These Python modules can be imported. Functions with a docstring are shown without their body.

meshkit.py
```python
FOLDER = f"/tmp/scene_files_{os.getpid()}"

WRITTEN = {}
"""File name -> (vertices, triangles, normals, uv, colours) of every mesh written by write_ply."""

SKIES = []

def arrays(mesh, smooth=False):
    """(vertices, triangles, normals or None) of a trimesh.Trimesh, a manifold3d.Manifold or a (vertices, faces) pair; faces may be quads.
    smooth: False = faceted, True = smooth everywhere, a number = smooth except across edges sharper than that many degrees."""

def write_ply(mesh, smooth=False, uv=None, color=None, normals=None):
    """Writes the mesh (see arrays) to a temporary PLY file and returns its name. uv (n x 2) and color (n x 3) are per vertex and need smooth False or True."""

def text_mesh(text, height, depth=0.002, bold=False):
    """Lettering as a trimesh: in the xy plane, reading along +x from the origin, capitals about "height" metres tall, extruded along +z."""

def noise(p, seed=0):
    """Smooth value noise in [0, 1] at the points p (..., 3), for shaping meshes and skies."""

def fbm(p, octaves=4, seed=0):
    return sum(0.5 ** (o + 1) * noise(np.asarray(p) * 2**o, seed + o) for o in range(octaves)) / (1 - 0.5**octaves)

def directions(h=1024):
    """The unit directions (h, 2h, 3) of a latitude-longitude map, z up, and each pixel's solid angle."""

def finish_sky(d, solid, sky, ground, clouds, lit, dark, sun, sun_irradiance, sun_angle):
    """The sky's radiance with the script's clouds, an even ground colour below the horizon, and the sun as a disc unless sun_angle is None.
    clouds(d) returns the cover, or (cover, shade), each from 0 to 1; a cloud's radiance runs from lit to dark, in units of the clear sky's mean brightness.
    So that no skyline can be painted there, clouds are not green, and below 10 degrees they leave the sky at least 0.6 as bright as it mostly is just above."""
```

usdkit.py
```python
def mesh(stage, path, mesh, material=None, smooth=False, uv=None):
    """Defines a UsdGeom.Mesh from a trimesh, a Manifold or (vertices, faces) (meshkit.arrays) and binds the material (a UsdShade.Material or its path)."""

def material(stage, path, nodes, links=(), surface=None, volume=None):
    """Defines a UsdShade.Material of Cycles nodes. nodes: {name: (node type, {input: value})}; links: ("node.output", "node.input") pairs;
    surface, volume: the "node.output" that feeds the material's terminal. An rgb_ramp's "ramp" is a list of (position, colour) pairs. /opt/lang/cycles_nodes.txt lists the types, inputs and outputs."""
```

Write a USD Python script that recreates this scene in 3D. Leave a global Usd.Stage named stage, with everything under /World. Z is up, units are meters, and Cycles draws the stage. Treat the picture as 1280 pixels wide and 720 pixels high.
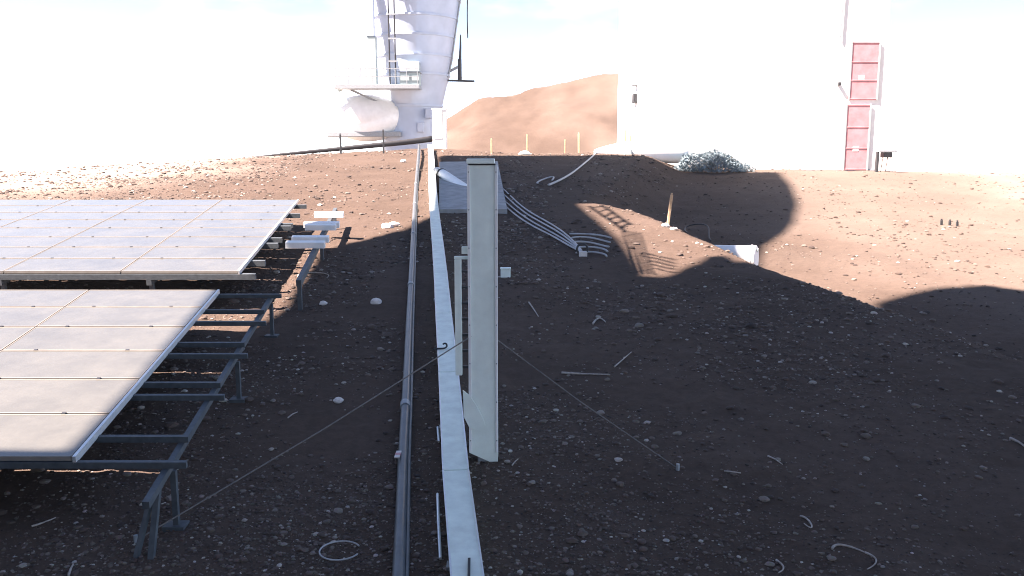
import math, random
import numpy as np, trimesh, shapely
from shapely.geometry import Polygon
from shapely.ops import unary_union
from pxr import Usd, UsdGeom, UsdLux, UsdShade, Gf, Sdf, Vt
import usdkit, meshkit
from trimesh.transformations import rotation_matrix as rotm

# ------------------------------------------------------------------ stage, camera, sky, sun, exposure
random.seed(7); rng = np.random.default_rng(7)
stage = Usd.Stage.CreateInMemory()
UsdGeom.SetStageUpAxis(stage, 'Z'); UsdGeom.SetStageMetersPerUnit(stage, 1.0)
UsdGeom.Xform.Define(stage, '/World'); UsdGeom.Scope.Define(stage, '/World/Looks')
EXPOSURE = 2.8
F = 1100.0                                     # focal length in photo pixels (1280 wide)
PITCH = math.atan((360 - 190) / F)             # eye level lies at row 190 of the photo
EYE = 4.1
cam = UsdGeom.Camera.Define(stage, '/World/camera')
cam.AddTranslateOp().Set(Gf.Vec3d(0, 0, EYE)); cam.AddRotateXOp().Set(90 - math.degrees(PITCH))
cam.CreateHorizontalApertureAttr(36.0); cam.CreateVerticalApertureAttr(20.25)
cam.CreateFocalLengthAttr(36.0 * F / 1280); cam.CreateClippingRangeAttr(Gf.Vec2f(0.05, 20000))
cam.CreateExposureAttr(EXPOSURE)

SUN_BACK, SUN_EL = math.radians(22), math.radians(54)      # the sun stands left of and behind the viewpoint
AS = np.array([-math.cos(SUN_BACK), -math.sin(SUN_BACK)])  # horizontal direction towards the sun
TE = math.tan(SUN_EL)
TOSUN = np.array([AS[0] * math.cos(SUN_EL), AS[1] * math.cos(SUN_EL), math.sin(SUN_EL)])
usdkit.material(stage, '/World/Looks/sky', {
    's': ('sky_texture', {'sky_type': 'single_scattering', 'sun_disc': False, 'sun_elevation': SUN_EL,
                          'sun_rotation': math.atan2(TOSUN[0], TOSUN[1]), 'altitude': 3000.0, 'air_density': 0.7, 'aerosol_density': 0.35}),
    # thin pale cloud bank low all round the horizon
    't': ('texture_coordinate', {}), 'x': ('separate_xyz', {}), 'mp': ('mapping', {'scale': (1.0, 1.0, 3.2)}),
    'n': ('noise_texture', {'scale': 2.6, 'detail': 6.0, 'roughness': .55}),
    'low': ('map_range', {'range_type': 'smoothstep', 'from_min': .27, 'from_max': .11, 'to_min': 0.0, 'to_max': 1.0, 'clamp': True}),
    'nr': ('map_range', {'range_type': 'smoothstep', 'from_min': .46, 'from_max': .58, 'to_min': .12, 'to_max': 1.0, 'clamp': True}),
    'f': ('math', {'math_type': 'multiply', 'use_clamp': True}),
    'm': ('mix_color', {'blend_type': 'mix', 'b': (3.6, 3.9, 4.1), 'use_clamp': False}),
    'b': ('background_shader', {'strength': 0.05})},
    [('t.generated', 'x.vector'), ('t.generated', 'mp.vector'), ('mp.vector', 'n.vector'), ('x.z', 'low.value'), ('n.fac', 'nr.value'),
     ('low.result', 'f.value1'), ('nr.result', 'f.value2'), ('f.value', 'm.fac'), ('s.color', 'm.a'), ('m.result', 'b.color')], surface='b.background')
dome = UsdLux.DomeLight.Define(stage, '/World/sky')
UsdShade.MaterialBindingAPI.Apply(dome.GetPrim()).Bind(UsdShade.Material.Get(stage, '/World/Looks/sky'))
dome.GetPrim().SetCustomDataByKey('kind', 'structure')
sun = UsdLux.DistantLight.Define(stage, '/World/sun')
sun.CreateIntensityAttr(1.25); sun.CreateAngleAttr(0.45); sun.CreateNormalizeAttr(True); sun.CreateColorAttr(Gf.Vec3f(1.0, 0.82, 0.74))
zq = Gf.Rotation(Gf.Vec3d(0, 0, 1), Gf.Vec3d(*map(float, TOSUN)))
sun.AddOrientOp().Set(Gf.Quatf(zq.GetQuat()))

# ------------------------------------------------------------------ helpers
ct, st_ = math.cos(PITCH), math.sin(PITCH)
HAZE = 0.0004
SL = 0.0893                                    # the near ground rises away at this slope


def ray(px, py):
    x, y = (px - 640) / F, -(py - 360) / F
    return np.array([x, ct + y * st_, -st_ + y * ct])


def at(px, py, Y):                             # point of the sight line at depth Y
    d = ray(px, py); return np.array([0, 0, EYE]) + d * (Y / d[1])


def on_plane(px, py, lift=0.0):                # point of the sight line on the sloping near ground, lifted
    d = ray(px, py); t = (EYE - lift) / (SL * d[1] - d[2]); return np.array([0, 0, EYE]) + d * t


CX = [-60, -22, -13, -9, -4.6, -1, 0, 6, 9, 13, 19, 27, 40, 80]
CZ = [-2., -1.2, -.2, .1, .5, .2, .05, .08, -.4, -.75, -.9, -1.0, -1.4, -3]
RY = [-60, 2, 10, 15.56, 18.27, 21.55, 23.46, 25.74, 27.9, 28.6, 31, 36, 44, 60, 400]
RX = [14, 10.5, 8.2, 6.39, 5.36, 4.72, 4.23, 3.74, 2.9, 2.2, 2.8, 4.5, 6.5, 8, 8]


def ss(a, b, x):
    t = np.clip((x - a) / (b - a), 0, 1); return t * t * (3 - 2 * t)


def terr(X, Y, rough=True):
    X = np.asarray(X, float); Y = np.asarray(Y, float)
    sd = (X - np.interp(Y, RY, RX)) * .92
    drop = 1.05 * ss(-.15, 2.0, sd) * (1 - .2 * ss(30, 44, Y))
    a = SL * Y - drop
    c = EYE + np.interp(X, CX, CZ) - .055 * (Y - 46)
    h = np.clip(.5 + .5 * (c - a) / .5, 0, 1)
    z = c * (1 - h) + a * h - .5 * h * (1 - h)
    z = np.maximum(z, -14)
    if rough:
        P = np.stack([X, Y, np.zeros_like(X)], -1)
        near = np.exp(-np.maximum(np.hypot(X, Y) - 50, 0) / 40)
        z = z + near * ((meshkit.fbm(P * 0.9, 3, 3) - .5) * .10 + (meshkit.fbm(P * 5.0, 2, 9) - .5) * .035)
        z = z + (1 - near) * (meshkit.fbm(P * .02, 4, 5) - .5) * 3.0
    return z


def hit(px, py, far=130):                      # first point of the sight line on the terrain
    d = ray(px, py); t = np.arange(3, far, .02); P = np.array([0, 0, EYE]) + t[:, None] * d
    gap = P[:, 2] - terr(P[:, 0], P[:, 1], False); b = gap < 0
    if b.any() and P[b.argmax(), 1] < 60:
        return P[b.argmax()]
    near = P[:, 1] < 50
    return P[np.where(near, gap, 1e9).argmin()]


def g(px, py, lift=0.0):                       # ditto, lying on the rough ground
    p = hit(px, py); return np.array([p[0], p[1], float(terr(p[0], p[1])) + lift])


used = {}


def numbered(parent, name):
    k = (parent, name); n = used.get(k, 0); used[k] = n + 1
    return f'{parent}/{name}' + (f'_{n:03d}' if n else '')


def pp(parent):
    return '/World' if parent is None else (parent if isinstance(parent, str) else str(parent.GetPath()))


def obj(name, mesh, mat, parent=None, smooth=False):
    if isinstance(mesh, list):
        mesh = trimesh.util.concatenate(mesh)
    return usdkit.mesh(stage, numbered(pp(parent), name), mesh, '/World/Looks/' + mat, smooth=smooth).GetPrim()


def tag(o, label=None, cat=None, group=None, kind=None):
    for k, v in (('label', label), ('category', cat), ('group', group), ('kind', kind)):
        if v:
            o.SetCustomDataByKey(k, v)
    return o


def thing(name, label, cat, loc=(0, 0, 0), rotz=0, group=None):
    x = UsdGeom.Xform.Define(stage, numbered('/World', name))
    x.AddTranslateOp().Set(Gf.Vec3d(*map(float, loc))); x.AddRotateZOp().Set(float(rotz))
    return tag(x.GetPrim(), label, cat, group)


def copy(proto, loc, rotz, label, group=None):
    x = thing(proto.GetName().rstrip('0123456789').rstrip('_'), label, proto.GetCustomDataByKey('category'), loc, rotz, group or proto.GetCustomDataByKey('group'))
    x.GetReferences().AddInternalReference(proto.GetPath()); x.SetInstanceable(True)
    return x


def box(x0, x1, y0, y1, z0, z1, bev=0.0):
    if bev <= 0:
        m = trimesh.creation.box((x1 - x0, y1 - y0, z1 - z0))
        m.apply_translation(((x0 + x1) / 2, (y0 + y1) / 2, (z0 + z1) / 2)); return m
    c = []
    for ax in range(3):
        d = [bev, bev, bev]; d[ax] = 0
        lo = [x0 + d[0], y0 + d[1], z0 + d[2]]; hi = [x1 - d[0], y1 - d[1], z1 - d[2]]
        for i in range(8):
            c.append([(hi if i >> k & 1 else lo)[k] for k in range(3)])
    return trimesh.convex.convex_hull(np.array(c))


def beam(p, q, w, h, up=(0, 0, 1), bev=0.0):   # a bar of section w x h from p to q
    p, q = np.asarray(p, float), np.asarray(q, float); d = q - p; L = np.linalg.norm(d); d = d / L
    s = np.cross(d, up); s /= np.linalg.norm(s); u = np.cross(s, d)
    m = box(-w / 2, w / 2, 0, L, -h / 2, h / 2, bev)
    T = np.eye(4); T[:3, 0], T[:3, 1], T[:3, 2], T[:3, 3] = s, d, u, p
    m.apply_transform(T); return m


def tube(pts, r, n=10, closed=False, caps=True):
    P = np.asarray(pts, float); m = len(P); r = np.broadcast_to(r, (m,))
    T = np.gradient(P, axis=0) if not closed else np.roll(P, -1, 0) - np.roll(P, 1, 0)
    T /= np.linalg.norm(T, axis=1, keepdims=True)
    a = np.array([0, 0, 1.]) if abs(T[0, 2]) < .9 else np.array([1., 0, 0])
    V = []
    for i in range(m):
        s = np.cross(T[i], a); s /= np.linalg.norm(s); u = np.cross(s, T[i]); a = u if abs(u @ u) > .5 else a
        for k in range(n):
            w = 2 * math.pi * k / n; V.append(P[i] + r[i] * (math.cos(w) * s + math.sin(w) * u))
    Fc = []
    for i in range(m if closed else m - 1):
        for k in range(n):
            A, B = i * n + k, i * n + (k + 1) % n; C, D = ((i + 1) % m) * n + (k + 1) % n, ((i + 1) % m) * n + k
            Fc += [[A, B, C], [A, C, D]]
    if not closed and caps:
        V += [P[0], P[-1]]; c0, c1 = len(V) - 2, len(V) - 1
        for k in range(n):
            Fc += [[c0, (k + 1) % n, k], [c1, (m - 1) * n + k, (m - 1) * n + (k + 1) % n]]
    t = trimesh.Trimesh(V, Fc, process=False)
    if t.volume < 0:
        t.invert()
    return t


def spline(pts, n=24):
    from scipy.interpolate import CubicSpline
    P = np.asarray(pts, float); t = np.r_[0, np.cumsum(np.linalg.norm(np.diff(P, axis=0), axis=1))]
    return CubicSpline(t, P)(np.linspace(0, t[-1], n))


def lathe(profile, n=40):
    return trimesh.creation.revolve(np.asarray(profile, float), sections=n)


def moved(m, v):
    m = m.copy(); m.apply_translation(v); return m


# ------------------------------------------------------------------ materials
def mat(name, col, rough=0.6, metal=0.0, var=0.12, scale=6.0, bump=0.0, bscale=60.0, col2=None, extra=None):
    col = np.array(col, float); c2 = np.array(col2 if col2 is not None else col * (1 - 2 * var)); c1 = np.clip(col * (1 + var), 0, .95)
    n = {'g': ('texture_coordinate', {}), 'n': ('noise_texture', {'scale': scale, 'detail': 5.0, 'roughness': .6}),
         'r': ('rgb_ramp', {'ramp': [(.3, tuple(c2)), (.7, tuple(c1))]}),
         'p': ('principled_bsdf', {'roughness': rough, 'metallic': metal, **(extra or {})})}
    l = [('g.object', 'n.vector'), ('n.fac', 'r.fac'), ('r.color', 'p.base_color')]
    if bump:
        n['b'] = ('bump', {'strength': bump, 'distance': .02}); n['n2'] = ('noise_texture', {'scale': bscale, 'detail': 3.0})
        l += [('g.object', 'n2.vector'), ('n2.fac', 'b.height'), ('b.normal', 'p.normal')]
    usdkit.material(stage, '/World/Looks/' + name, n, l, surface='p.BSDF')


# soil: red cinder, whitened outward to paint in glare, darker grit in patches
usdkit.material(stage, '/World/Looks/soil', {
    'g': ('geometry', {}), 'n1': ('noise_texture', {'scale': .35, 'detail': 5.0, 'roughness': .62}),
    'n2': ('noise_texture', {'scale': 9.0, 'detail': 6.0, 'roughness': .7}), 'n3': ('noise_texture', {'scale': 45.0, 'detail': 4.0, 'roughness': .7}),
    'v': ('voronoi_texture', {'scale': 22.0}),
    'r1': ('rgb_ramp', {'ramp': [(.3, (.074, .0535, .0415)), (.5, (.090, .065, .050)), (.75, (.112, .082, .065))]}),
    'r2': ('rgb_ramp', {'ramp': [(.35, (.78, .77, .77)), (.55, (1, 1, 1)), (.8, (1.18, 1.17, 1.16))]}),
    'm': ('mix_color', {'blend_type': 'multiply', 'fac': .8, 'use_clamp': False}),
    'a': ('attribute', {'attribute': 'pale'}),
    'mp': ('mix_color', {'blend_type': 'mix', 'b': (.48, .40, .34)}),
    'bm': ('math', {'math_type': 'add'}), 'b': ('bump', {'strength': .65, 'distance': .045}),
    'p': ('principled_bsdf', {'roughness': .95, 'specular_ior_level': .15})},
    [('g.position', 'n1.vector'), ('g.position', 'n2.vector'), ('g.position', 'n3.vector'), ('g.position', 'v.vector'), ('n1.fac', 'r1.fac'), ('n2.fac', 'r2.fac'),
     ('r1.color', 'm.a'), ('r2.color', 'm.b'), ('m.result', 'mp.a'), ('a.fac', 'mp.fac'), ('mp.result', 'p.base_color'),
     ('n2.fac', 'bm.value1'), ('n3.fac', 'bm.value2'), ('bm.value', 'b.height'), ('b.normal', 'p.normal')], surface='p.BSDF')
usdkit.material(stage, '/World/Looks/pebble', {
    'o': ('object_info', {}), 'g': ('geometry', {}), 'n': ('noise_texture', {'scale': 40.0, 'detail': 3.0}),
    'r': ('rgb_ramp', {'ramp': [(0, (.05, .034, .027)), (.4, (.11, .078, .060)), (.8, (.165, .13, .105)), (.95, (.27, .235, .20)), (1, (.55, .51, .45))]}),
    'm': ('mix_color', {'blend_type': 'multiply', 'fac': .5}),
    'p': ('principled_bsdf', {'roughness': .85})},
    [('o.random', 'r.fac'), ('g.position', 'n.vector'), ('r.color', 'm.a'), ('n.color', 'm.b'), ('m.result', 'p.base_color')], surface='p.BSDF')
usdkit.material(stage, '/World/Looks/panel_glass', {
    'g': ('geometry', {}), 'n': ('noise_texture', {'scale': 1.6, 'detail': 6.0, 'roughness': .65}),
    'r': ('rgb_ramp', {'ramp': [(.3, (.084, .084, .074)), (.7, (.118, .116, .100))]}),
    'rr': ('rgb_ramp', {'ramp': [(.3, (.10, .10, .10)), (.7, (.24, .24, .24))]}),
    'sx': ('separate_xyz', {}), 'w': ('wave_texture', {'scale': 2.0, 'bands_direction': 'y'}),
    'p': ('principled_bsdf', {'ior': 1.6})},
    [('g.position', 'n.vector'), ('n.fac', 'r.fac'), ('r.color', 'p.base_color'), ('n.fac', 'rr.fac'), ('rr.color', 'p.roughness')], surface='p.BSDF')
mat('aluminium', (.72, .74, .74), .35, .6, .05, 20)
mat('galvanised', (.30, .33, .35), .55, .2, .12, 18, .1)
mat('rack_steel', (.065, .078, .088), .6, 0, .15, 12, .1)
mat('panel_rim', (.24, .225, .20), .5, .1, .08, 6)
mat('white_paint', (.78, .80, .79), .45, 0, .04, 3.0, .03, 30)
mat('off_white', (.80, .90, .84), .5, 0, .05, 4.0, .05, 40)
mat('trough_steel', (.76, .84, .74), .5, 0, .08, 5.0, .08, 25)
mat('dark_pipe', (.10, .11, .115), .4, 0, .15, 4.0, .05)
mat('black_rubber', (.02, .02, .022), .5, 0, .1)
mat('black_steel', (.035, .037, .04), .45, 0, .2)
mat('concrete', (.30, .31, .31), .85, 0, .15, 3.0, .3, 50)
mat('wood', (.50, .36, .22), .7, 0, .15, 14, .15)
mat('hose_pale', (.42, .42, .42), .6, 0, .1)
mat('rope', (.17, .16, .15), .8, 0, .15, 40)
mat('twig', (.40, .36, .32), .85, 0, .2, 20, .2)
mat('stone_white', (.72, .68, .64), .85, 0, .12, 8, .3)
mat('tower_white', (.42, .49, .60), .4, 0, .05, 1.2, .05, 8)
mat('teal_grey', (.36, .44, .44), .5, 0, .1, 3)
mat('red_paint', (.52, .25, .27), .55, 0, .12, 2.5, .05)
mat('leaf', (.19, .25, .275), .7, 0, .25, 5)
mat('stem', (.16, .12, .09), .9, 0, .2)
mat('occluder_wall', (.20, .20, .21), .7, 0, .1, 1)

# ------------------------------------------------------------------ ground: one sheet to the horizon
k = np.r_[-80, -45, -25, -14, -8, -5, -3.2, -2.2, -1.6, -1.2, np.linspace(-.95, .95, 430), 1.2, 1.6, 2.2, 3.2, 5, 8, 14, 25, 45, 80]
yy = np.r_[-300, -150, -80, -45, -28, -18, -12, -8, -5, -2, 0.5, 2.5, np.exp(np.linspace(math.log(4), math.log(62), 470)),
           np.exp(np.linspace(math.log(64), math.log(5000), 60))]
W = np.maximum(6.0, yy)
GX, GY = k[None, :] * W[:, None], np.repeat(yy[:, None], len(k), 1)
GZ = terr(GX, GY)
nr, nc = GX.shape
idx = np.arange(nr * nc).reshape(nr, nc)
quads = np.stack([idx[:-1, :-1], idx[:-1, 1:], idx[1:, 1:], idx[1:, :-1]], -1).reshape(-1, 4)
V = np.stack([GX, GY, GZ], -1).reshape(-1, 3)
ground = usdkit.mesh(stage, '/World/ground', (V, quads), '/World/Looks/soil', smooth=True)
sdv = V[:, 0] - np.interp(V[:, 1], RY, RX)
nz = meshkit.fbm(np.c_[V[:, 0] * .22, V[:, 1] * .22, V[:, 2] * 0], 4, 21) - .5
pale = np.clip(.13 * ss(2, 9, sdv + 5 * nz) * ss(8, 16, V[:, 1]) + .42 * ss(12, 24, sdv + 8 * nz), 0, 1)  # glare whitening mixed into the soil colour towards the right
pale = np.maximum(pale, ss(9, 20, -V[:, 0] + 8 * nz) * ss(26, 40, V[:, 1]))  # far left whitened likewise, overexposure put into the colour
pale = np.maximum(pale, ss(60, 140, V[:, 1]))  # distant plain whitened as if washed out by glare
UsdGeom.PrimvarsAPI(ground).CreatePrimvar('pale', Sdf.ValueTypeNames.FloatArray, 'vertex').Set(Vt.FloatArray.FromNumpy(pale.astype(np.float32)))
tag(ground.GetPrim(), kind='structure')

# the red hill beyond the crest
hx, hy = np.meshgrid(np.linspace(-14, 46, 150), np.linspace(72, 150, 90))
prof = np.interp(hx, [-14, -8.6, -7.0, -3.4, 0, 5, 9.5, 12.5, 16, 22, 27, 46], [-4, -1.0, 3.2, 5.4, 6.1, 7.6, 8.1, 8.0, 7.4, 3, -5, -9])
depth = np.interp(hy, [72, 78, 92, 108, 150], [-.45, .12, .95, 1.0, -.2])
P3 = np.stack([hx * .18, hy * .18, hx * 0], -1)
hz = EYE - 1.2 + np.where(prof > -1.2, (prof + 1.2) * depth, prof + 1.2) + (meshkit.fbm(P3, 5, 31) - .5) * 1.5 - np.abs(meshkit.fbm(P3 * 2.2 + 5, 3, 41) - .5) * .6 * np.clip(depth, 0, 1)
i2 = np.arange(hx.size).reshape(hx.shape)
hq = np.stack([i2[:-1, :-1], i2[:-1, 1:], i2[1:, 1:], i2[1:, :-1]], -1).reshape(-1, 4)
hill = tag(obj('hill', trimesh.Trimesh(np.stack([hx, hy, hz], -1).reshape(-1, 3), np.vstack([hq[:, [0, 1, 2]], hq[:, [0, 2, 3]]]), process=False), 'soil', smooth=True), kind='structure')
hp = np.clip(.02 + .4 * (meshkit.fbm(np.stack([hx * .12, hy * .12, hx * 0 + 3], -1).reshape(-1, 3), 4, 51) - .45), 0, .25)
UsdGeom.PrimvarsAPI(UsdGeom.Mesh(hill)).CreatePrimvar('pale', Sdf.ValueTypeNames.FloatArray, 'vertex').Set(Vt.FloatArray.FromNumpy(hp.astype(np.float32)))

# ------------------------------------------------------------------ unseen blocker added to shade the foreground (left of and behind the viewpoint)
DP = 16.0
PU = np.array([AS[1], -AS[0]]); PU = PU if PU[1] > 0 else -PU


def uh(P):
    t = DP - P[:2] @ AS; return np.array([P[:2] @ PU, P[2] + t * TE])


def U(px, py, along=0.0):
    v = uh(hit(px, py)); return v


crest_l, crest_r = U(547, 196), U(975, 216)
E_ = lambda px, py: uh(on_plane(px, py, .72))
left = [E_(-420, 561), E_(0, 561), E_(83, 562), E_(169, 473), E_(266, 360), E_(316, 338)]
left += [U(*p) for p in [(400, 317), (440, 304), (500, 288), (543, 270), (546, 240), (547, 215)]] + [crest_l]
lobe = [crest_r] + [U(*p) for p in [(990, 232), (999, 255), (992, 280), (975, 297), (957, 306)]]
rim_near = [U(*p) for p in [(1083, 385), (1020, 364), (960, 343), (925, 328)]]
rim_far = [U(*p) for p in [(1087, 378), (1020, 357), (965, 336)]]
mid = [(a * .6 + b * .4) for a, b in zip(rim_near, rim_far + [rim_near[-1]])]
right = [U(*p) for p in [(1500, 385), (1400, 372), (1280, 362), (1230, 356), (1180, 358), (1130, 368), (1092, 380)]]
patch_low = [U(*p) for p in [(722, 254), (750, 278), (775, 299), (790, 320), (805, 345), (830, 346), (860, 334), (882, 322), (905, 318)]]
patch_top = [U(*p) for p in [(880, 304), (838, 288), (800, 271), (750, 254), (722, 253.5)]]
cc = np.mean(patch_low, 0)
patch_top = [q + np.array([-.25, .55]) for q in patch_top]
topv = (crest_l + crest_r) / 2 + np.array([.5, .9])
base_u0, base_u1 = -48.0, left[0][0] + 6  # stretched sideways to cut off more skylight behind the viewpoint
outline = Polygon([(base_u0, 0), (base_u1 - 6, 0), (base_u1 - 6, left[0][1])] + [tuple(q) for q in left] +
                  [tuple(crest_l + [.4, .7]), tuple(topv), tuple(crest_r + [-.3, .5])] + [tuple(q) for q in lobe] +
                  [tuple(patch_top[0] + [.2, .6]), tuple(patch_top[0])] + [tuple(q) for q in patch_top[1:]] + [tuple(q) for q in patch_low] +
                  [tuple(q) for q in mid[::-1]] + [tuple(q) for q in right[::-1]] + [(base_u0, right[0][1])]).buffer(0)
if outline.geom_type != 'Polygon':
    outline = max(outline.geoms, key=lambda q: q.area)
SK = np.array([*(-AS), -TE])                   # thickness runs along the sunlight, so the silhouette is what casts the shade


def prism(poly, t0, t1):
    m = trimesh.creation.extrude_polygon(poly, 1.0, engine='earcut')
    v = m.vertices.copy()
    o = np.array([*(AS * DP), 0])
    nv = o + v[:, :1] * np.array([*PU, 0]) + v[:, 1:2] * np.array([0, 0, 1.]) + (t0 + (t1 - t0) * v[:, 2:3]) * SK
    m = trimesh.Trimesh(nv, m.faces, process=False); m.fix_normals(); return m


minx = outline.bounds[0]; cut = left[4][1] + .3
lower_poly = outline.intersection(shapely.box(-50, -50, 90, cut)).buffer(0)
upper_poly = outline.difference(shapely.box(-50, -50, 90, cut)).buffer(0)


def polys(p):
    return [q for q in getattr(p, 'geoms', [p]) if q.geom_type == 'Polygon' and q.area > .05]


base = thing('observatory', 'unseen added blocker shaped to shade the foreground', 'building')
low = shapely.box(base_u0, -2.0, base_u1 - 6, .01)
obj('wall', [prism(q, 0, 6) for q in polys(lower_poly.union(low).buffer(0))], 'occluder_wall', base)  # lower part of the added blocker, out of view
obj('tilted_antenna', [prism(q, 0.05, 3) for q in polys(upper_poly)], 'occluder_wall', base)  # upper part of the blocker, outlined from the wanted shadow


LT = 17.0


def lat(p, q, r=.07):                          # a lattice bar whose shadow runs between two photo points of the sunlit patch
    a_, b_ = U(*p), U(*q)
    o = np.array([*(AS * DP), 0]); w = lambda c: o + c[0] * np.array([*PU, 0]) + c[1] * np.array([0, 0, 1.]) + SK * LT
    return beam(w(a_), w(b_), r, r)


bars = [((736, 257), (783, 290)), ((752, 256), (790, 282))] + [((739 + 7.5 * i, 260 + 5.3 * i), (753 + 6.5 * i, 256.5 + 4.7 * i)) for i in range(6)]
for b in bars:
    obj('lattice_bar', lat(*b, .07), 'black_steel', base)
for i in range(4):
    obj('lattice_bar', lat((778 + 7 * i, 289 + .6 * i), (799 + 6 * i, 343), .035), 'black_steel', base)
for i in range(6):
    obj('lattice_bar', lat((776 + 4 * i, 295 + 9 * i), (803 + 3.5 * i, 291 + 9 * i), .03), 'black_steel', base)
for i in range(5):
    c0 = [(800 + 5 * i, 316 + 5 * i), (822 + 3 * i, 321 + 4.5 * i), (845, 326 + 3.6 * i)]
    for a_, b_ in zip(c0[:-1], c0[1:]):
        obj('lattice_bar', lat(a_, b_, .05), 'black_steel', base)
for p_ in ((736, 257), (783, 290), (799, 343), (820, 343)):        # added struts along the sunlight, tying the lattice to the unseen blocker
    c_ = U(*p_); o_ = np.array([*(AS * DP), 0]) + c_[0] * np.array([*PU, 0]) + c_[1] * np.array([0, 0, 1.])
    obj('lattice_strut', beam(o_ + SK * .5, o_ + SK * LT, .08, .08), 'black_steel', base)

# ------------------------------------------------------------------ tower
TY = 60.0
PXM = F / TY


def TZ(py, Y=TY):
    return at(640, py, Y)[2]


def TXX(px, Y=TY):
    return at(px, 190, Y)[0]


tw = thing('tower', 'tall white flaring tower with a railed platform above the crest', 'tower', (TXX(519), TY, TZ(184)))
zt = lambda py: TZ(py) - TZ(184)
prof_t = [(2.1, zt(200)), (2.08, zt(178)), (1.95, zt(150)), (1.80, zt(136)), (1.86, zt(133)), (2.12, zt(112)), (2.30, zt(100)), (2.36, zt(97)), (2.36, zt(93)), (2.44, zt(90)),
          (2.75, zt(45)), (3.12, zt(0)), (3.6, zt(-80)), (3.8, zt(-160)), (3.0, zt(-200)), (0, zt(-215))]
obj('shell', lathe(prof_t, 56), 'tower_white', tw, smooth=35)
for py in (133, 95, 72, 48, 25, 2):
    r_ = np.interp(py, [2, 48, 90, 95, 133], [3.11, 2.73, 2.44, 2.36, 1.86])
    obj('flange', trimesh.creation.annulus(r_ - .05, r_ + .07, .12, sections=56, transform=trimesh.transformations.translation_matrix((0, 0, zt(py)))), 'tower_white', tw, smooth=35)
# deck
lx = lambda px, Y=TY - 2.6: TXX(px, Y) - TXX(519)
zd = lambda py: TZ(py, TY - 2.6) - TZ(184)
obj('deck', box(lx(424), lx(527), -3.5, -1.6, zd(112), zd(107), .02), 'galvanised', tw)
obj('deck_bracket', beam((lx(440), -2.4, zd(112)), (lx(500), -1.5, zd(140)), .12, .12), 'galvanised', tw)
obj('deck_bracket', beam((lx(415), -2.4, zd(118)), (lx(432), -2.4, zd(108)), .30, .30), 'teal_grey', tw)
for px in (426, 441, 456, 470, 484, 498, 512, 525):
    obj('railing_post', beam((lx(px), -3.44, zd(108)), (lx(px), -3.44, zd(87)), .05, .05, (0, 1, 0)), 'galvanised', tw)
for py in (87, 97):
    obj('railing_rail', beam((lx(424), -3.44, zd(py)), (lx(527), -3.44, zd(py)), .045, .045), 'galvanised', tw)
bx_ = obj('equipment_box', box(lx(503), lx(527), -3.35, -2.2, zd(107), zd(92), .03), 'teal_grey', tw)
obj('lid', box(lx(502), lx(528), -3.38, -2.18, zd(92), zd(90.4), .01), 'galvanised', bx_)
obj('equipment_box', box(lx(511), lx(527), -3.2, -2.5, zd(90.3), zd(78), .03), 'teal_grey', tw)
obj('duct', box(lx(459), lx(474), -2.9, -2.3, zd(107), zd(46), .04), 'teal_grey', tw)
obj('duct_top', box(lx(462), lx(472), -2.95, -2.45, zd(46), zd(-40), .03), 'tower_white', tw)
for px, dx in ((491, 0), (498, 1)):
    obj('cable', tube([(lx(px), -3.2, zd(106)), (lx(px) + .01 * dx, -3.3, zd(50)), (lx(px), -3.45, zd(-30)), (lx(px), -3.7, zd(-140))], .045, 8), 'black_rubber', tw)
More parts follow.
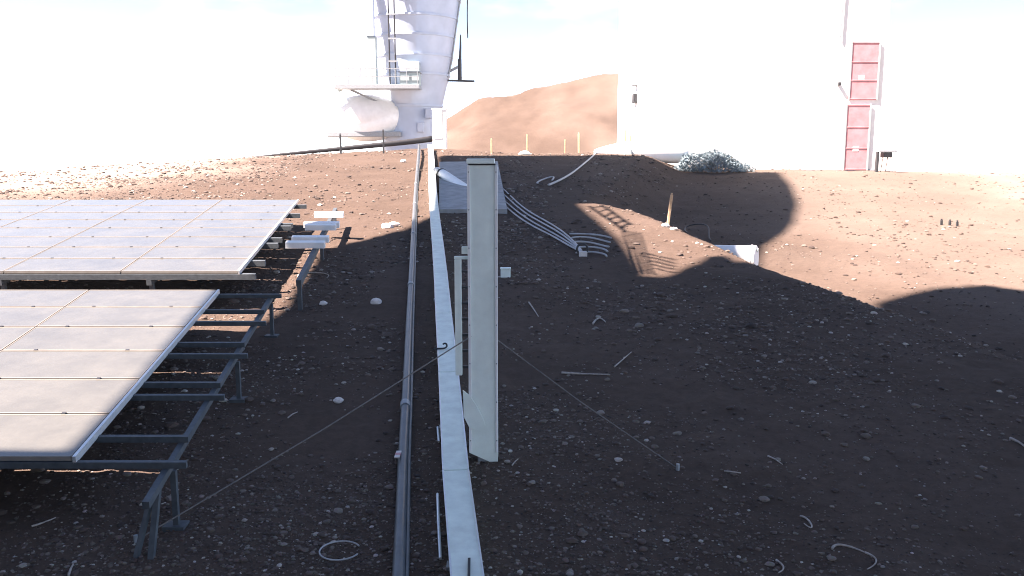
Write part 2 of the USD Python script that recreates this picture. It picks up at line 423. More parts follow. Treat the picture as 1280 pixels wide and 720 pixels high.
for py in (20, 50, 78):
    obj('cable_clamp', box(lx(490), lx(500), -3.4, -3.2, zd(py + 1), zd(py - 1)), 'galvanised', tw)
# rounded housing at the left foot, bracket with whip antenna on the right
hs = trimesh.creation.icosphere(3, 1.0); hs.apply_scale((2.5, 1.5, 1.55))
hs.apply_translation((lx(455), -1.0, zd(146))); obj('housing', hs, 'white_paint', tw, smooth=True)
obj('housing_base', box(lx(408), lx(500), -2.2, 0, zd(171), zd(164), .05), 'galvanised', tw)
zr = lambda py: TZ(py) - TZ(184)
rx_ = lambda px: TXX(px) - TXX(519)
obj('antenna_arm', beam((rx_(556), -.3, zr(101)), (rx_(594), -.3, zr(102)), .10, .12), 'black_steel', tw)
obj('antenna_strut', beam((rx_(559), -.3, zr(92)), (rx_(574), -.3, zr(84)), .16, .16), 'galvanised', tw)
obj('whip_antenna', tube([(rx_(576), -.3, zr(101)), (rx_(576), -.3, zr(75)), (rx_(576.5), -.3, zr(74)), (rx_(577), -.3, zr(58)), (rx_(577.3), -.3, zr(44))], [.14, .13, .09, .07, .03], 10), 'black_steel', tw)
obj('hanging_cable', tube(spline([(rx_(586), -.3, zr(48)), (rx_(586), -.3, zr(0)), (rx_(587), -.2, zr(-60)), (rx_(584), 0, zr(-120))]), .035, 8), 'black_rubber', tw)
obj('edge_pipe', tube([(rx_(561.5), -.6, zr(98)), (rx_(566), -.6, zr(80)), (rx_(571), -.6, zr(45)), (rx_(577.5), -.6, zr(0)), (rx_(586), -.6, zr(-80))], .06, 8), 'galvanised', tw)
for (x_, y_) in ((530, 160), (540, 143)):
    obj('access_hatch', box(rx_(x_) - .2, rx_(x_) + .2, -2.15, -1.2, zr(y_ + 6), zr(y_ - 6), .03), 'tower_white', tw)

cb = thing('cabinet', 'white upright cabinet at the right foot of the flaring tower', 'cabinet', (TXX(549.5, 56), 56, TZ(175, 56)))
w_ = (TXX(558, 56) - TXX(541, 56)); h_ = TZ(137, 56) - TZ(175, 56)
obj('body', box(-w_ / 2, w_ / 2, 0, .8, -.6, h_, .02), 'white_paint', cb)
obj('door', box(-w_ / 2 + .04, w_ * .22, -.03, -.002, .1, h_ - .08, .008), 'off_white', cb)
obj('roof_plate', box(-w_ / 2 - .04, w_ / 2 + .04, -.05, .84, h_ + .002, h_ + .06, .01), 'white_paint', cb)

# ------------------------------------------------------------------ white building on the right with its red panel
BY = 47.0
bd = thing('white_building', 'large plain white building with a tall red panel near its right end', 'building', (0, 0, 0))
X = lambda px, Y=BY: at(px, 190, Y)[0]
Z = lambda py, Y=BY: at(640, py, Y)[2]
x0, x1, zb, ztop = X(796), X(1101), Z(214) - .6, Z(-40)
obj('wall', box(x0, x1, BY, BY + 9, zb, ztop), 'white_paint', bd)
obj('roof', box(x0 - .2, x1 + .2, BY - .2, BY + 9.2, ztop + .003, ztop + .25, .03), 'white_paint', bd)
for (pa, pb, ya, yb) in ((1057, 1092, 52, 125), (1055, 1085, 130, 213)):
    rp = obj('red_panel', box(X(pa, BY - .05), X(pb, BY - .05), BY - .06, BY - .004, Z(yb), Z(ya), .01), 'red_paint', bd)
    xa, xb = X(pa, BY - .05), X(pb, BY - .05)
    for fr in (.0, .33, .66, 1.0):
        zz = Z(yb) + .06 + (Z(ya) - Z(yb) - .12) * fr
        obj('cross_rail', box(xa + .045, xb - .045, BY - .085, BY - .062, zz - .025, zz + .025, .006), 'red_paint', rp)
    obj('latch_plate', box(xa + .45, xa + .75, BY - .075, BY - .062, Z(yb) + 1.0, Z(yb) + 1.25, .004), 'white_paint', rp)
    for xq in (xa, xb):
        obj('panel_frame', box(xq - .04, xq + .04, BY - .1, BY - .062, Z(yb), Z(ya), .008), 'teal_grey', rp)
obj('lower_wall_strip', box(x0 + .1, x1 - .1, BY - .05, BY - .005, Z(214), Z(211.5), .008), 'galvanised', bd)
for i in range(9):
    xx = X(962 + i * 11)
    obj('anchor_bolt', box(xx - .07, xx + .07, BY - .16, BY - .052, Z(216), Z(212.6), .01), 'black_steel', bd)
obj('downpipe', tube([(X(1041.5), BY - .1, Z(48)), (X(1043), BY - .1, Z(-30))], .04, 8), 'galvanised', bd)
obj('wall_lamp', box(X(1042), X(1045), BY - .2, BY - .004, Z(107), Z(103), .01), 'black_steel', bd)
obj('vent_cover', box(X(791.8), X(796), BY + .3, BY + 1.0, Z(128), Z(116), .02), 'black_steel', bd)
obj('vent_cover', box(X(790.5), X(796), BY + .3, BY + 1.0, Z(106), Z(95), .02), 'galvanised', bd)

SY = 45.0
zs = float(terr(X(1103, SY), SY))
sd_ = thing('instrument_stand', 'small dark stand with a flat top and thin legs beside the white building', 'stand', (X(1104, SY), SY, zs))
q_ = lambda px: X(px, SY) - X(1104, SY)
w2 = lambda py: Z(py, SY) - zs
obj('post', box(q_(1095.5), q_(1098.5), -.1, .1, -.1, w2(190), .01), 'black_steel', sd_)
obj('top', box(q_(1096), q_(1118), -.35, .35, w2(190) + .002, w2(187.5), .01), 'galvanised', sd_)
obj('box', box(q_(1103), q_(1113), -.25, .25, w2(197), w2(190) - .003, .01), 'black_steel', sd_)
for px in (1104, 1110):
    obj('leg', tube([(q_(px), 0, w2(196.5)), (q_(px - 1.5), .05, -.1)], .02, 6), 'black_steel', sd_)

# ------------------------------------------------------------------ shrub, tank, caps and stakes along the far crest
CYY = 44.5
sh = thing('shrub', 'low blue-grey rounded shrub in front of the white building', 'shrub', (X(893, CYY), CYY, float(terr(X(893, CYY), CYY))))
LV, LF = [], []
r2 = np.random.default_rng(11)
for i in range(5200):
    th, ph = r2.uniform(0, 2 * math.pi), math.acos(r2.uniform(0, 1)); rr = r2.uniform(.55, 1.0) ** .5
    c = np.array([math.cos(th) * math.sin(ph) * 1.85, math.sin(th) * math.sin(ph) * .9, math.cos(ph) * 1.0]) * rr
    lump = .75 + .5 * meshkit.noise(c[None] * 1.7, 4)[0]; c = c * lump
    c[2] = max(c[2], .02)
    a_, b_ = r2.normal(size=3), r2.normal(size=3); a_ /= np.linalg.norm(a_); b_ -= a_ * (a_ @ b_); b_ /= np.linalg.norm(b_)
    s = r2.uniform(.05, .11); n0 = len(LV)
    LV += [c - a_ * s, c + b_ * s * .35, c + a_ * s, c - b_ * s * .35]; LF += [[n0, n0 + 1, n0 + 2], [n0, n0 + 2, n0 + 3]]
obj('foliage', trimesh.Trimesh(LV, LF, process=False), 'leaf', sh)
for i in range(9):
    a_ = i * .7; obj('stem', tube([(0, 0, -.1), (math.cos(a_) * .5, math.sin(a_) * .3, .35), (math.cos(a_) * 1.1, math.sin(a_) * .5, .75)], [.04, .025, .01], 6), 'stem', sh)

tk = thing('storage_tank', 'white lying tank with a pointed left nose on the far crest', 'tank', (X(742, 45.5), 45.5, Z(186.5, 45.5)))
L_ = X(862, 45.5) - X(742, 45.5); R_ = .58
pts = [(0, 0), (.05, .10), (.3, .2), (.9, .36), (1.6, .5), (2.3, R_), (L_ - .5, R_), (L_ - .15, R_ * .8), (L_, 0)]
m = lathe([(r, z) for z, r in pts], 36); m.apply_transform(rotm(math.pi / 2, (0, 1, 0))); m.apply_translation((0, 0, -.12))
obj('shell', m, 'white_paint', tk, smooth=40)
vv = obj('valve', box(1.5, 1.85, -.72, -.5, -.30, .02, .02), 'teal_grey', tk)
obj('valve_stem', tube([(1.67, -.6, .02), (1.67, -.6, .22)], .04, 8), 'wood', vv)
for xx in (2.6, 4.4):
    obj('saddle', box(xx - .15, xx + .15, -.5, .5, -1.4, -.85, .02), 'galvanised', tk)

cp = g(656, 193)
cap = thing('dome_cap', 'small white dome cap on the crest right of the white column', 'cap', cp)
d = trimesh.creation.icosphere(2); d.apply_scale((.30, .30, .2)); obj('dome', d, 'white_paint', cap, smooth=True)
obj('rim_ring', tube([(.32 * math.cos(t), .32 * math.sin(t), .03) for t in np.linspace(0, 2 * math.pi, 25)[:-1]], .03, 8, True), 'off_white', cap)


def stake(px, ptop, pbot, Y, r, label, group=None, m='wood', name='wooden_stake', cat='stake', sink=.6):
    x_ = at(px, 190, Y)[0]; z0, z1 = at(640, pbot, Y)[2], at(640, ptop, Y)[2]
    t = thing(name, label, cat, (x_, Y, z0), 0, group)
    h = z1 - z0
    lean = random.uniform(-.02, .02)
    obj('shaft', beam((0, 0, -sink), (lean, 0, h), 2 * r, 2 * r, (0, 1, 0), r * .25), m, t)
    obj('tip', beam((lean, 0, h + .002), (lean * 1.1, 0, h + .05), 1.5 * r, 1.5 * r, (0, 1, 0), r * .3), m, t)
    return t


gs = 'pale stakes along the far crest'
stake(614.5, 174, 191, 45.3, .045, 'pale wooden stake right above the white column, leftmost on the crest', gs)
stake(659, 169, 184, 49, .05, 'pale wooden stake above the small white dome cap', gs)
stake(706, 175, 184, 49, .03, 'shortest pale wooden stake, between the dome cap and the tank nose', gs)
stake(723.5, 167, 178.5, 52, .05, 'pale wooden stake just left of the pointed tank nose', gs)
stake(781.5, 163, 177, 46.8, .05, 'taller pale wooden stake behind the tank valve', gs)
stake(787.5, 169, 177, 46.7, .05, 'short pale wooden stake touching the white building corner', gs)
stake(426.3, 168, 191, 45.3, .045, 'thin grey post on the left crest, the one farther from the tower', 'grey posts on the left crest', 'black_steel', 'thin_post', 'post')
stake(479.5, 163, 187, 45.3, .04, 'thin grey post on the left crest, at the tower foot', 'grey posts on the left crest', 'black_steel', 'thin_post', 'post')
for i, (px, py) in enumerate(((1184, 281), (1194, 282), (1204, 283))):
    p = g(px, py)
    stake(px, py - 6, py + 1.5, p[1], .035, ['short dark peg on the pale flat, leftmost of three', 'short dark peg on the pale flat, middle of three', 'short dark peg on the pale flat, rightmost of three'][i], 'dark pegs on the pale flat', 'black_steel', 'dark_peg', 'peg', .2)

crest_line = [at(px, py, Y) + np.array([0, 0, .0]) for px, py, Y in ((300, 199, 45), (340, 194.5, 45.3), (400, 188.5, 46), (450, 183.5, 46.5), (500, 178.5, 47), (540, 173.5, 47.5))]
bp = obj('black_pipe', tube(spline(crest_line, 50), np.linspace(.05, .16, 50), 12), 'black_rubber', smooth=True)  # black tube drawn along the dark band of the crest
tag(bp, 'long dark tube along the left crest under the tower', 'pipe')

# ------------------------------------------------------------------ solar tables
LIFT = .70


def solar(label, pn, pf, rows, cols, dirn):
    a0, a1 = on_plane(*pn, LIFT), on_plane(*pf, LIFT)
    t = thing('solar_table', label, 'solar panels', tuple(a0), 0, 'solar panel tables on the left')
    e = a1 - a0; w = np.array([-2.03, 0, 0])
    nrm = np.cross(w, e); nrm = -nrm / np.linalg.norm(nrm) if nrm[2] < 0 else nrm / np.linalg.norm(nrm)

    def slab(c, dx, dy, z0, z1):
        v = []
        for z in (z0, z1):
            v += [c + nrm * z, c + dx + nrm * z, c + dx + dy + nrm * z, c + dy + nrm * z]
        return trimesh.convex.convex_hull(np.array(v))
    ey, wx = e / rows, w
    for r_ in range(rows):
        for c_ in range(cols):
            o = ey * r_ + wx * c_
            gy, gx = ey * (.017 / np.linalg.norm(ey)), wx * (.012 / 2.03)
            c0, dx, dy = o + gx + gy, wx - 2 * gx, ey - 2 * gy
            jit = nrm * random.uniform(-.002, .002)
            fy, fx = dy * .016, dx * .006
            p = obj('panel', slab(c0 + fx + fy + jit, dx - 2 * fx, dy - 2 * fy, -.02, .010), 'panel_glass', t)
            obj('panel_frame', [slab(c0 + jit, dx, fy, -.03, .014), slab(c0 + jit + dy - fy, dx, fy, -.03, .014),
                                slab(c0 + jit + fy, fx * .8, dy - 2 * fy, -.03, .0135), slab(c0 + jit + fy + dx - fx * .8, fx * .8, dy - 2 * fy, -.03, .0135)], 'panel_rim', p)
    for r_ in range(1, rows):
        for c_ in range(cols):
            for q in (.22, .78):
                o = ey * r_ + wx * (c_ + q)
                obj('clamp', slab(o - ey * .02, wx * .02, ey * .04, .005, .022), 'black_steel', t) if r_ * cols * 2 < 300 else None
    obj('edge_trim', slab(np.array([.002, 0, 0]), np.array([.03, 0, 0]), e, -.05, .018), 'aluminium', t)
    ex = np.array([1.0, 0, 0])
    return t, a0, e, ey, wx, nrm, slab, ex


t1 = solar('nearer table of dusty solar panels at the left edge', (90, 573), (272, 363), 6, 4, 1)
t, a0, e, ey, wx, nrm, slab, ex = t1
for (y, q) in ((0.0, 1.0), (.55, 0), (1.62, .5), (2.0, 0), (3.0, .5), (3.45, 0), (4.4, .5), (5.0, 0), (5.9, .5)):
    o = ey * y
    obj('purlin', slab(o + wx * 4 * .99, wx * -4 * .99 + np.array([1.02 if q else .9, 0, 0]), ey * .05, -.10, -.04), 'rack_steel', t)
rail0 = np.array([.80, 0, 0])
obj('rafter', slab(rail0 - e * .10, e * 1.12, np.array([.06, 0, 0]), -.17, -.105), 'rack_steel', t)
for xo in (-1.6, -4.2, -7.2):
    obj('rafter', slab(np.array([xo, 0, 0]), e, np.array([.06, 0, 0]), -.17, -.105), 'rack_steel', t)
for xo in (.84, -1.55, -4.15, -7.15):
    for fr in (.02, .52, .97):
        p = e * fr + np.array([xo, 0, 0])
        gz = float(terr(a0[0] + p[0], a0[1] + p[1])) - a0[2]
        lg = obj('leg', beam(p + (.03, 0, -.17), (p[0] + .03, p[1], gz - .2), .05, .05, (0, 1, 0)), 'rack_steel', t)
        obj('foot', box(p[0] - .08, p[0] + .12, p[1] - .08, p[1] + .08, gz - .03, gz + .03), 'rack_steel', lg)
obj('brace', beam(np.array([.84, -.2, -.2]), np.array([.84, -.45, float(terr(a0[0], a0[1] - 1)) - a0[2]]), .05, .05), 'rack_steel', t)
obj('brace', beam(np.array([.80, -.2, -.2]), np.array([.70, -.45, float(terr(a0[0], a0[1] - 1)) - a0[2]]), .04, .04), 'rack_steel', t)

t2 = solar('farther table of solar panels gleaming white below the crest', (297, 340), (372, 250), 8, 5, 1)
t, a0, e, ey, wx, nrm, slab, ex = t2
for i, (y, off, ln) in enumerate(((.0, 1.2, 0), (1.0, 1.2, 0), (2.55, .45, .80), (3.1, .5, .78), (4.45, .62, .70), (4.75, .55, .82), (6.05, .65, .72), (7.4, .4, 0))):
    o = ey * y
    pu = obj('purlin', slab(o + wx * 5 * .99, wx * -5 * .99 + np.array([.3, 0, 0]), ey * .09, -.14, -.04), 'rack_steel', t)
    if ln:
        obj('purlin_cover', slab(o + np.array([off, 0, 0]), np.array([ln, 0, 0]), ey * .22, -.14, -.02), 'white_paint', t)  # sunlit ends of the purlins, their brightness put into white colour
obj('rafter', slab(np.array([1.0, 0, 0]), e * .95, np.array([.09, 0, 0]), -.26, -.145), 'rack_steel', t)
for xo in (-1.6, -4.2, -7.2):
    obj('rafter', slab(np.array([xo, 0, 0]), e, np.array([.09, 0, 0]), -.24, -.145), 'rack_steel', t)
for xo in (1.04, -1.55, -4.15, -7.15):
    for fr in (.02, .5, .93):
        p = e * fr + np.array([xo, 0, 0]); gz = float(terr(a0[0] + p[0], a0[1] + p[1])) - a0[2]
        obj('leg', beam(p + (0, 0, -.2), (p[0], p[1], gz - .2), .07, .07, (0, 1, 0)), 'rack_steel', t)

# ------------------------------------------------------------------ cable trough and dark pipe running to the crest
tp = [on_plane(px, py, .16) for px, py in ((596, 830), (579.5, 720), (568, 560), (558, 437), (550.5, 340), (543, 266))]
tp += [at(539.5, 205, 38.0), at(537.6, 181, 47.0)]
tp = np.array(tp)
tr = thing('cable_trough', 'long pale steel cable trough running from the foreground to the crest', 'cable trough')
sp = spline(tp, 15)
for a_, b_ in zip(sp[:-1], sp[1:]):
    dd = (b_ - a_) / np.linalg.norm(b_ - a_)
    lid = obj('lid', beam(a_ + dd * .009, b_ - dd * .009, .27, .03, bev=.006), 'trough_steel', tr)
    for s in (-.128, .128):
        sv = np.array([dd[1], -dd[0], 0]) * s
        obj('lid_edge', beam(a_ + sv + dd * .006 + (0, 0, .017), b_ + sv - dd * .006 + (0, 0, .017), .016, .012), 'aluminium', lid)
    obj('channel', beam(a_ - (0, 0, .075), b_ - (0, 0, .075), .235, .115), 'trough_steel', tr)
    mp_ = (a_ + b_) / 2; gz = float(terr(mp_[0], mp_[1]))
    obj('support', box(mp_[0] - .15, mp_[0] + .15, mp_[1] - .06, mp_[1] + .06, gz - .1, mp_[2] - .135), 'concrete', tr)
e_ = sp[0]
obj('slot_cover', beam(on_plane(586, 722, .19), on_plane(586.5, 698, .19), .022, .012), 'black_rubber', tr)
hk = on_plane(554, 437, .18)
hook = obj('hook', tube(spline([hk + (-.14, -.02, .012), hk + (-.05, 0, .014), hk + (.02, .01, .02), hk + (.05, .05, .04), hk + (.03, .09, .07), hk + (-.01, .08, .06)], 20), .013, 8), 'black_rubber')
tag(hook, 'small black wire hook lying on the pale cable trough', 'hook')
rd = obj('pale_rod', tube([g(547, 622, .03), g(548, 660, .05), g(550.5, 704, .03)], .014, 8), 'aluminium')
tag(rd, 'short pale rod on the ground left of the cable trough', 'rod')
rd = obj('pale_rod', tube([g(547, 535, .03), g(548.5, 553, .03)], .014, 8), 'aluminium')
tag(rd, 'stub of pale rod beside the trough, level with the column foot', 'rod')

pq = np.array([g(px, py, .055) for px, py in ((492, 830), (498.5, 720), (503.5, 575), (507.5, 500), (510, 437), (514.5, 340), (517.5, 275), (520, 232))] + [at(522, 205, 38) , at(523.5, 181, 47.5)])
dp = thing('dark_pipe', 'dark grey pipe on the ground left of the cable trough', 'pipe')
spq = spline(pq, 80)
obj('pipe', tube(spq, .052, 14), 'dark_pipe', dp, smooth=True)
obj('side_conduit', tube(spq + np.array([.066, 0, -.03]), .022, 8), 'dark_pipe', dp, smooth=True)
for i in (9, 21, 31, 41, 50):
    dd = spq[i + 1] - spq[i]; dd /= np.linalg.norm(dd)
    obj('coupler', tube([spq[i] - dd * .07, spq[i] + dd * .07], .063, 14), 'galvanised', dp, smooth=30)
p = g(498.5, 579, .105)
obj('red_white_tag', [box(p[0] - .035, p[0] + .02, p[1] - .10, p[1] + .1, p[2], p[2] + .012)], 'stone_white', dp)
obj('red_stripe', box(p[0] - .036, p[0] + .021, p[1] - .03, p[1] + .03, p[2] + .002, p[2] + .0145), 'red_paint', dp)

# ------------------------------------------------------------------ white column with its guys
CY = 9.05
cz0 = float(terr(-.3, CY))
cl = thing('white_column', 'tall narrow white column standing right of the cable trough', 'column', (at(603.5, 400, CY)[0], CY, cz0))
cx = lambda px: at(px, 400, CY)[0] - at(603.5, 400, CY)[0]
cz = lambda py: at(603, py, CY)[2] - cz0
xl, xr = cx(585.5), cx(622)
body = Polygon([(xl, cz(566)), (cx(612), cz(577.5)), (xr, cz(578.5)), (xr, cz(206.5)), (xl, cz(206.5))])
m = trimesh.creation.extrude_polygon(body, .14, engine='earcut'); m.apply_transform(rotm(math.pi / 2, (1, 0, 0))); m.apply_translation((0, .14, 0))
obj('body', m, 'off_white', cl)
for xa, xb in ((xl - .002, xl + .028), (xr - .026, xr + .002)):
    obj('side_flange', box(xa, xb, -.018, -.002, cz(565), cz(207), .004), 'white_paint', cl)
obj('top_cap', box(xl - .006, cx(619), -.03, .15, cz(204.6), cz(198.3), .006), 'off_white', cl)
obj('cap_gasket', box(xl + .01, cx(620), -.01, .13, cz(206.4), cz(204.7)), 'black_rubber', cl)
obj('side_rail', box(cx(568.5), cx(577), .02, .09, cz(470), cz(325), .006), 'off_white', cl)
obj('rail_bracket', box(cx(568), xl - .003, .03, .08, cz(325) + .003, cz(321), .004), 'off_white', cl)
obj('rail_bracket', box(cx(577.5), xl - .003, .03, .08, cz(318), cz(309), .004), 'off_white', cl)
for py in np.linspace(340, 460, 7):
    obj('rail_clip', box(cx(577) + .002, xl - .004, .04, .06, cz(py + 1.5), cz(py - 1.5)), 'black_steel', cl)
gp = Polygon([(cx(578), cz(487)), (cx(587), cz(494)), (cx(596), cz(508)), (cx(604), cz(524)), (cx(606), cz(531)), (cx(598), cz(537)), (cx(586), cz(534)), (cx(579), cz(520))])
m = trimesh.creation.extrude_polygon(gp, .018, engine='earcut'); m.apply_transform(rotm(math.pi / 2, (1, 0, 0))); m.apply_translation((0, -.012, 0))
obj('foot_gusset', m, 'off_white', cl)
for xa in (xl + .013, xr - .012):
    for py in (215, 262, 310, 358, 406, 454, 502, 550):
        sc_ = trimesh.creation.cylinder(.007, .008, sections=10); sc_.apply_transform(rotm(math.pi / 2, (1, 0, 0))); obj('screw', moved(sc_, (xa, -.021, cz(py))), 'galvanised', cl)
obj('base_post', box(cx(596), cx(612), .02, .12, -.2, cz(573), .006), 'galvanised', cl)
att = np.array([cx(603), .07, cz(413)])
for (px, py) in ((847, 592), (170, 676)):
    q = g(px, py, .02) - np.array([at(603.5, 400, CY)[0], CY, cz0])
    ww = obj('guy_rope', tube([att, att * .5 + q * .5 - np.array([0, 0, .03]), q], .0065, 6), 'rope', cl)
    obj('peg', tube([q + (0, 0, .05), q - (0, 0, .25)], .02, 8), 'galvanised', ww)

# ------------------------------------------------------------------ white pipe, hose bundle, slab, small things behind the column
A0, A1 = at(553, 217, 33.5), at(612, 256, 29.5)
wp = thing('white_pipe', 'thick white pipe sloping down from the cable trough behind the column', 'pipe')
obj('barrel', tube([A0, A1], .17, 20), 'white_paint', wp, smooth=30)
dd = (A1 - A0) / np.linalg.norm(A1 - A0)
obj('collar', tube([A0 - dd * .10, A0 - dd * .002], .19, 20), 'black_rubber', wp, smooth=30)
obj('elbow', tube(spline([A0 - dd * .1, A0 - dd * .4 + (0, 0, .02), at(545, 213, 33.5)], 10), .12, 14), 'white_paint', wp, smooth=True)
obj('stand', box(*(A0[0] + .5, A0[0] + .75), A0[1] - .6, A0[1] - .4, float(terr(A0[0] + .5, A0[1] - .5)) - .1, A0[2] - .25), 'galvanised', wp)
hb = thing('hose_bundle', 'four thin pale hoses running from behind the column to an anchor', 'hoses')
for i in range(4):
    o = (i - 1.5)
    pts = [g(600 + 1 * i, 222 + 5.5 * i, .04), g(630, 239 + 6.5 * i, .04), g(664 + o, 266 + 6 * i, .04), g(696, 287 + 4.5 * i, .05), g(716 - i, 304 + 2 * i, .06), g(727, 315.5 + .5 * i, .07)]
    obj('hose', tube(spline(pts, 40), .022, 8), 'hose_pale', hb, smooth=True)
q = g(728, 318, .06)
obj('anchor_ring', tube([q + np.array([.12 * math.cos(t), .05, .09 + .12 * math.sin(t)]) for t in np.linspace(0, 2 * math.pi, 19)[:-1]], .025, 8, True), 'black_steel', hb)
obj('anchor_block', box(q[0] - .08, q[0] + .1, q[1] - .12, q[1] + .02, q[2] - .12, q[2] + .04, .01), 'stone_white', hb)

v = [g(549, 206), g(622, 205), g(634, 267), g(549, 267)]
sl = Polygon([(p[0], p[1]) for p in v])
m = trimesh.creation.extrude_polygon(sl, 1.0, engine='earcut')
mv = m.vertices.copy(); mv[:, 2] = SL * mv[:, 1] + np.where(mv[:, 2] > .5, .13, -.15); m = trimesh.Trimesh(mv, m.faces, process=False)
tag(obj('concrete_slab', m, 'concrete'), 'grey concrete slab on the ground behind the white column', 'slab')

for i in range(5):
    y0 = 294 + 5.6 * i
    o = obj('bent_rod', tube(spline([g(712 + 2 * i, y0, .04), g(728 + 3 * i, y0 - .5, .05), g(745 + 2 * i, y0 + 1.2, .05), g(764 - 1.5 * i, y0 + 4.5, .04)], 18), .022, 8), 'hose_pale', smooth=True)
    tag(o, ['topmost and brightest of five bent rods right of the hose anchor', 'second of five bent rods from the top, right of the hose anchor', 'middle of five bent rods right of the hose anchor',
            'fourth of five bent rods from the top, right of the hose anchor', 'lowest of five bent rods right of the hose anchor'][i], 'rod', 'bent rods right of the hose anchor')
tag(obj('grey_hose', tube(spline([g(686, 233, .05), g(703, 226, .05), g(722, 213, .05), g(738, 199, .05), g(746, 191, .05)], 30), .04, 10), 'hose_pale', smooth=True), 'thick pale hose curving up to the nose of the white tank', 'hose')
tag(obj('grey_hose', tube(spline([g(673, 230, .04), g(680, 225, .05), g(688, 223, .05), g(690, 227, .04)], 16), .03, 8), 'hose_pale', smooth=True), 'short curled bit of hose at the lower end of the thick hose', 'hose')
q = g(632, 347)
sb = thing('junction_box', 'small grey box on the ground right of the white column', 'box', q)
obj('body', box(-.10, .10, -.06, .08, -.02, .17, .012), 'off_white', sb)
obj('lid', box(-.11, .11, -.07, .09, .172, .195, .006), 'off_white', sb)

q = g(425, 693, .03)
tag(obj('wire_loop', tube([q + np.array([.175 * math.cos(t), .155 * math.sin(t), SL * .155 * math.sin(t)]) for t in np.linspace(.5, 5.9, 44)], .007, 8), 'hose_pale', smooth=True), 'open loop of pale wire on the ground, bottom left', 'wire')

tag(obj('wire_tangle', tube(spline([at(px, py, 88.0) - (0, 0, .1) for px, py in ((745, 153), (754, 143), (768, 139), (772, 133), (765, 140), (752, 150), (763, 147), (771, 141), (785, 120))], 60), .07, 6), 'stone_white', smooth=True), 'pale tangled line trailing down the red hill', 'line')

# ------------------------------------------------------------------ the rim: tall stake, stones, dark arc, white drum beyond
q = g(833, 284)
ts = thing('marker_post', 'tan wooden post on the rim above the sunlit patch', 'post', (q[0], q[1], q[2]))
hh = 40 / F * q[1]
obj('shaft', beam((0, 0, -.3), (.12, 0, hh), .07, .07, (0, 1, 0), .01), 'wood', ts)
obj('tip', beam((.12, 0, hh + .002), (.125, 0, hh + .05), .05, .05, (0, 1, 0), .015), 'wood', ts)


def stone(px, py, r, label, m='stone_white', sq=.7, name='pale_stone', group=None):
    s = trimesh.creation.icosphere(2); nv = s.vertices * (1 + .5 * (meshkit.noise(s.vertices * 1.6 + 10 * r + px, 3)[:, None] - .5)); s.vertices = nv * np.array([r, r * .8, r * sq])
    p = g(px, py); s.apply_translation((p[0], p[1], p[2] + r * sq * .45))
    return tag(obj(name, s, m), label, 'stone', group)


stone(832, 284.5, .10, 'pale stone at the foot of the tan post')
stone(842, 288, .10, 'flat pale stone right of the tan post foot', sq=.45)
stone(484, 285, .17, 'larger of two pale stones by the dark pipe', sq=.5)
stone(493, 282.5, .15, 'smaller right one of two pale stones by the dark pipe', sq=.5)
stone(504, 202.5, .14, 'single white stone below the crest left of the dark pipe')
stone(470, 380, .10, 'small whitish stone on dark ground left of the dark pipe')
stone(404, 380, .07, 'little whitish stone in the dark left foreground')
stone(423, 504, .06, 'bright chip of stone midway in the dark left foreground')
q0 = g(862, 293)
tag(obj('black_hose', tube(spline([g(859, 292, .03), g(868, 287, .16), g(878, 289, .2), g(886, 297, .1), g(889, 301, .02)], 24), .022, 8), 'black_rubber', smooth=True), 'thin black arc over the rim right of the tan post', 'hose')  # black tube bent along the dark curve beside the post

DY = 22.3
c0, c1 = at(880, 321, DY + .6), at(946, 322, DY)
wd = thing('white_drum', 'white lying drum just beyond the rim, partly hidden by it', 'drum')
rdm = 15.5 / F * DY
ax = (c1 - c0) / np.linalg.norm(c1 - c0)
obj('shell', tube([c0, c1 - ax * .05, c1 - ax * .015, c1], [rdm, rdm, rdm * .98, rdm * .9], 36), 'white_paint', wd, smooth=25)
for f_ in (.02, .9):
    pc = c0 + (c1 - c0) * f_
    obj('hoop', tube([pc, pc + ax * .03], rdm + .012, 36), 'white_paint', wd, smooth=25)
obj('bung', tube([c1 + ax * .002 + (0, 0, rdm * .6), c1 + ax * .03 + (0, 0, rdm * .6)], .05, 14), 'off_white', wd)

# ------------------------------------------------------------------ dry twigs and scraps in the dark foreground
tw_ = [([(702, 467.5), (730, 468.5), (760, 471)], .016, 'straight pale stick lying level right of the white column'),
       ([(768, 459), (779, 450), (789, 442)], .011, 'thin stick pointing up right, end to end with the level stick'),
       ([(741, 404), (750, 398), (757, 402)], .018, 'forked pale scrap below the five bent rods'),
       ([(661, 380), (666, 386), (673, 398)], .014, 'short crooked twig right of the white column'),
       ([(905, 594), (915, 595), (926, 596)], .010, 'short flat splinter right of the right guy rope peg'),
       ([(1000, 645), (1010, 650), (1014, 660), (1005, 655)], .010, 'curled dry leaf stalk in the lower right foreground'),
       ([(1040, 690), (1052, 683), (1066, 688), (1080, 694)], .012, 'long crooked twig near the bottom right'),
       ([(1081, 694), (1092, 700), (1084, 712)], .010, 'hooked twig end at the right of the long crooked twig'),
       ([(970, 702), (979, 710), (973, 719)], .010, 'bent dry twig at the bottom edge, right half'),
       ([(1262, 550), (1272, 554), (1282, 562)], .016, 'pale scrap at the right edge of the dark foreground'),
       ([(960, 572), (978, 584)], .010, 'thin splinter left of the lower right twigs'),
       ([(40, 662), (55, 657), (70, 650)], .010, 'pale twig low at the left edge'),
       ([(360, 525), (372, 517)], .010, 'small pale splinter in the middle of the left dark ground'),
       ([(86, 724), (92, 710)], .012, 'pair of pale prongs at the bottom left corner'),
       ([(374, 348), (384, 342), (398, 342), (410, 347)], .018, 'arched pale stalk right of the farther solar table'),
       ([(640, 585), (648, 578)], .008, 'tiny pale splinter right of the column foot')]
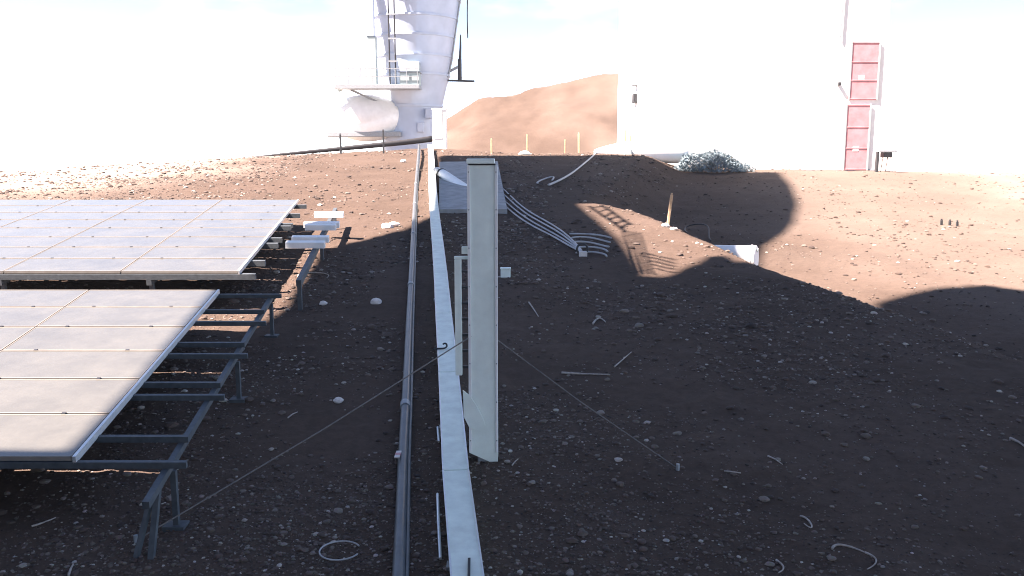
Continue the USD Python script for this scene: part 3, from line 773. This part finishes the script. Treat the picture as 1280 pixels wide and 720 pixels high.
for pts, r, lab in tw_:
    P = [g(px, py, r * .9 + .004) for px, py in pts]
    P = spline(P, 14) if len(P) > 2 else np.array([P[0], P[0] * .5 + P[1] * .5 + (0, 0, .01), P[1]])
    tag(obj('dry_twig', tube(P, np.linspace(r, r * .5, len(P)), 7), 'twig', smooth=True), lab, 'twig')

# ------------------------------------------------------------------ gravel
pi = UsdGeom.PointInstancer.Define(stage, '/World/gravel')
tag(pi.GetPrim(), 'loose grey and tan gravel scattered over the ground', 'gravel', kind='stuff')
for i in range(5):
    s = trimesh.creation.icosphere(1); s.vertices *= (1 + .7 * (meshkit.noise(s.vertices * 1.3 + 7 * i, i)[:, None] - .5)); s.vertices *= np.array([1, .75 + .1 * (i % 3), .45 + .1 * (i % 2)])
    usdkit.mesh(stage, f'/World/gravel/pebble_{i + 1:03d}', s, '/World/Looks/pebble', smooth=False)
pi.CreatePrototypesRel().SetTargets([Sdf.Path(f'/World/gravel/pebble_{i + 1:03d}') for i in range(5)])
N = 240000
uy = rng.uniform(0, 1, N); py_ = 4.5 * (47 / 4.5) ** uy
px_ = rng.uniform(-.66, .66, N) * py_
dens = meshkit.fbm(np.c_[px_ * .5, py_ * .5, 0 * px_], 3, 77)
keep = rng.uniform(.25, .75, N) < dens
lit_ground = ((px_ > 1.2) & (px_ < 6.5) & (py_ > 17.5) & (py_ < 30)) | ((px_ > -9) & (px_ < -2) & (py_ > 22) & (py_ < 44))  # gravel thinned where sun falls, so lit ground looks smoother
keep &= ~(lit_ground & (rng.uniform(0, 1, N) < .75))
keep &= ~((px_ > np.interp(py_, RY, RX) + 1.5) & (rng.uniform(0, 1, N) < .80))  # thinned on the sunlit terrace too, to look brighter
px_, py_ = px_[keep], py_[keep]; n = len(px_)
sc = np.exp(rng.normal(math.log(.0102), .6, n)) * np.clip(py_ / 12, .75, 2.2); sc = np.clip(sc, .004, .10)
pz = terr(px_, py_) + sc * .15
pi.CreatePositionsAttr(Vt.Vec3fArray.FromNumpy(np.c_[px_, py_, pz].astype(np.float32)))
pi.CreateScalesAttr(Vt.Vec3fArray.FromNumpy(np.repeat(sc[:, None], 3, 1).astype(np.float32)))
pi.CreateProtoIndicesAttr(Vt.IntArray.FromNumpy(rng.integers(0, 5, n).astype(np.int32)))
an = rng.uniform(0, 2 * math.pi, n)
pi.CreateOrientationsAttr(Vt.QuathArray([Gf.Quath(float(math.cos(a_ / 2)), 0.0, 0.0, float(math.sin(a_ / 2))) for a_ in an]))

# ------------------------------------------------------------------ dusty air
usdkit.material(stage, '/World/Looks/haze', {'v': ('principled_volume', {'color': (.93, .95, .96), 'density': HAZE, 'anisotropy': 0.2})}, [], volume='v.volume')
tag(obj('haze', box(-420, 420, -320, 900, -30, 60), 'haze'), kind='stuff')
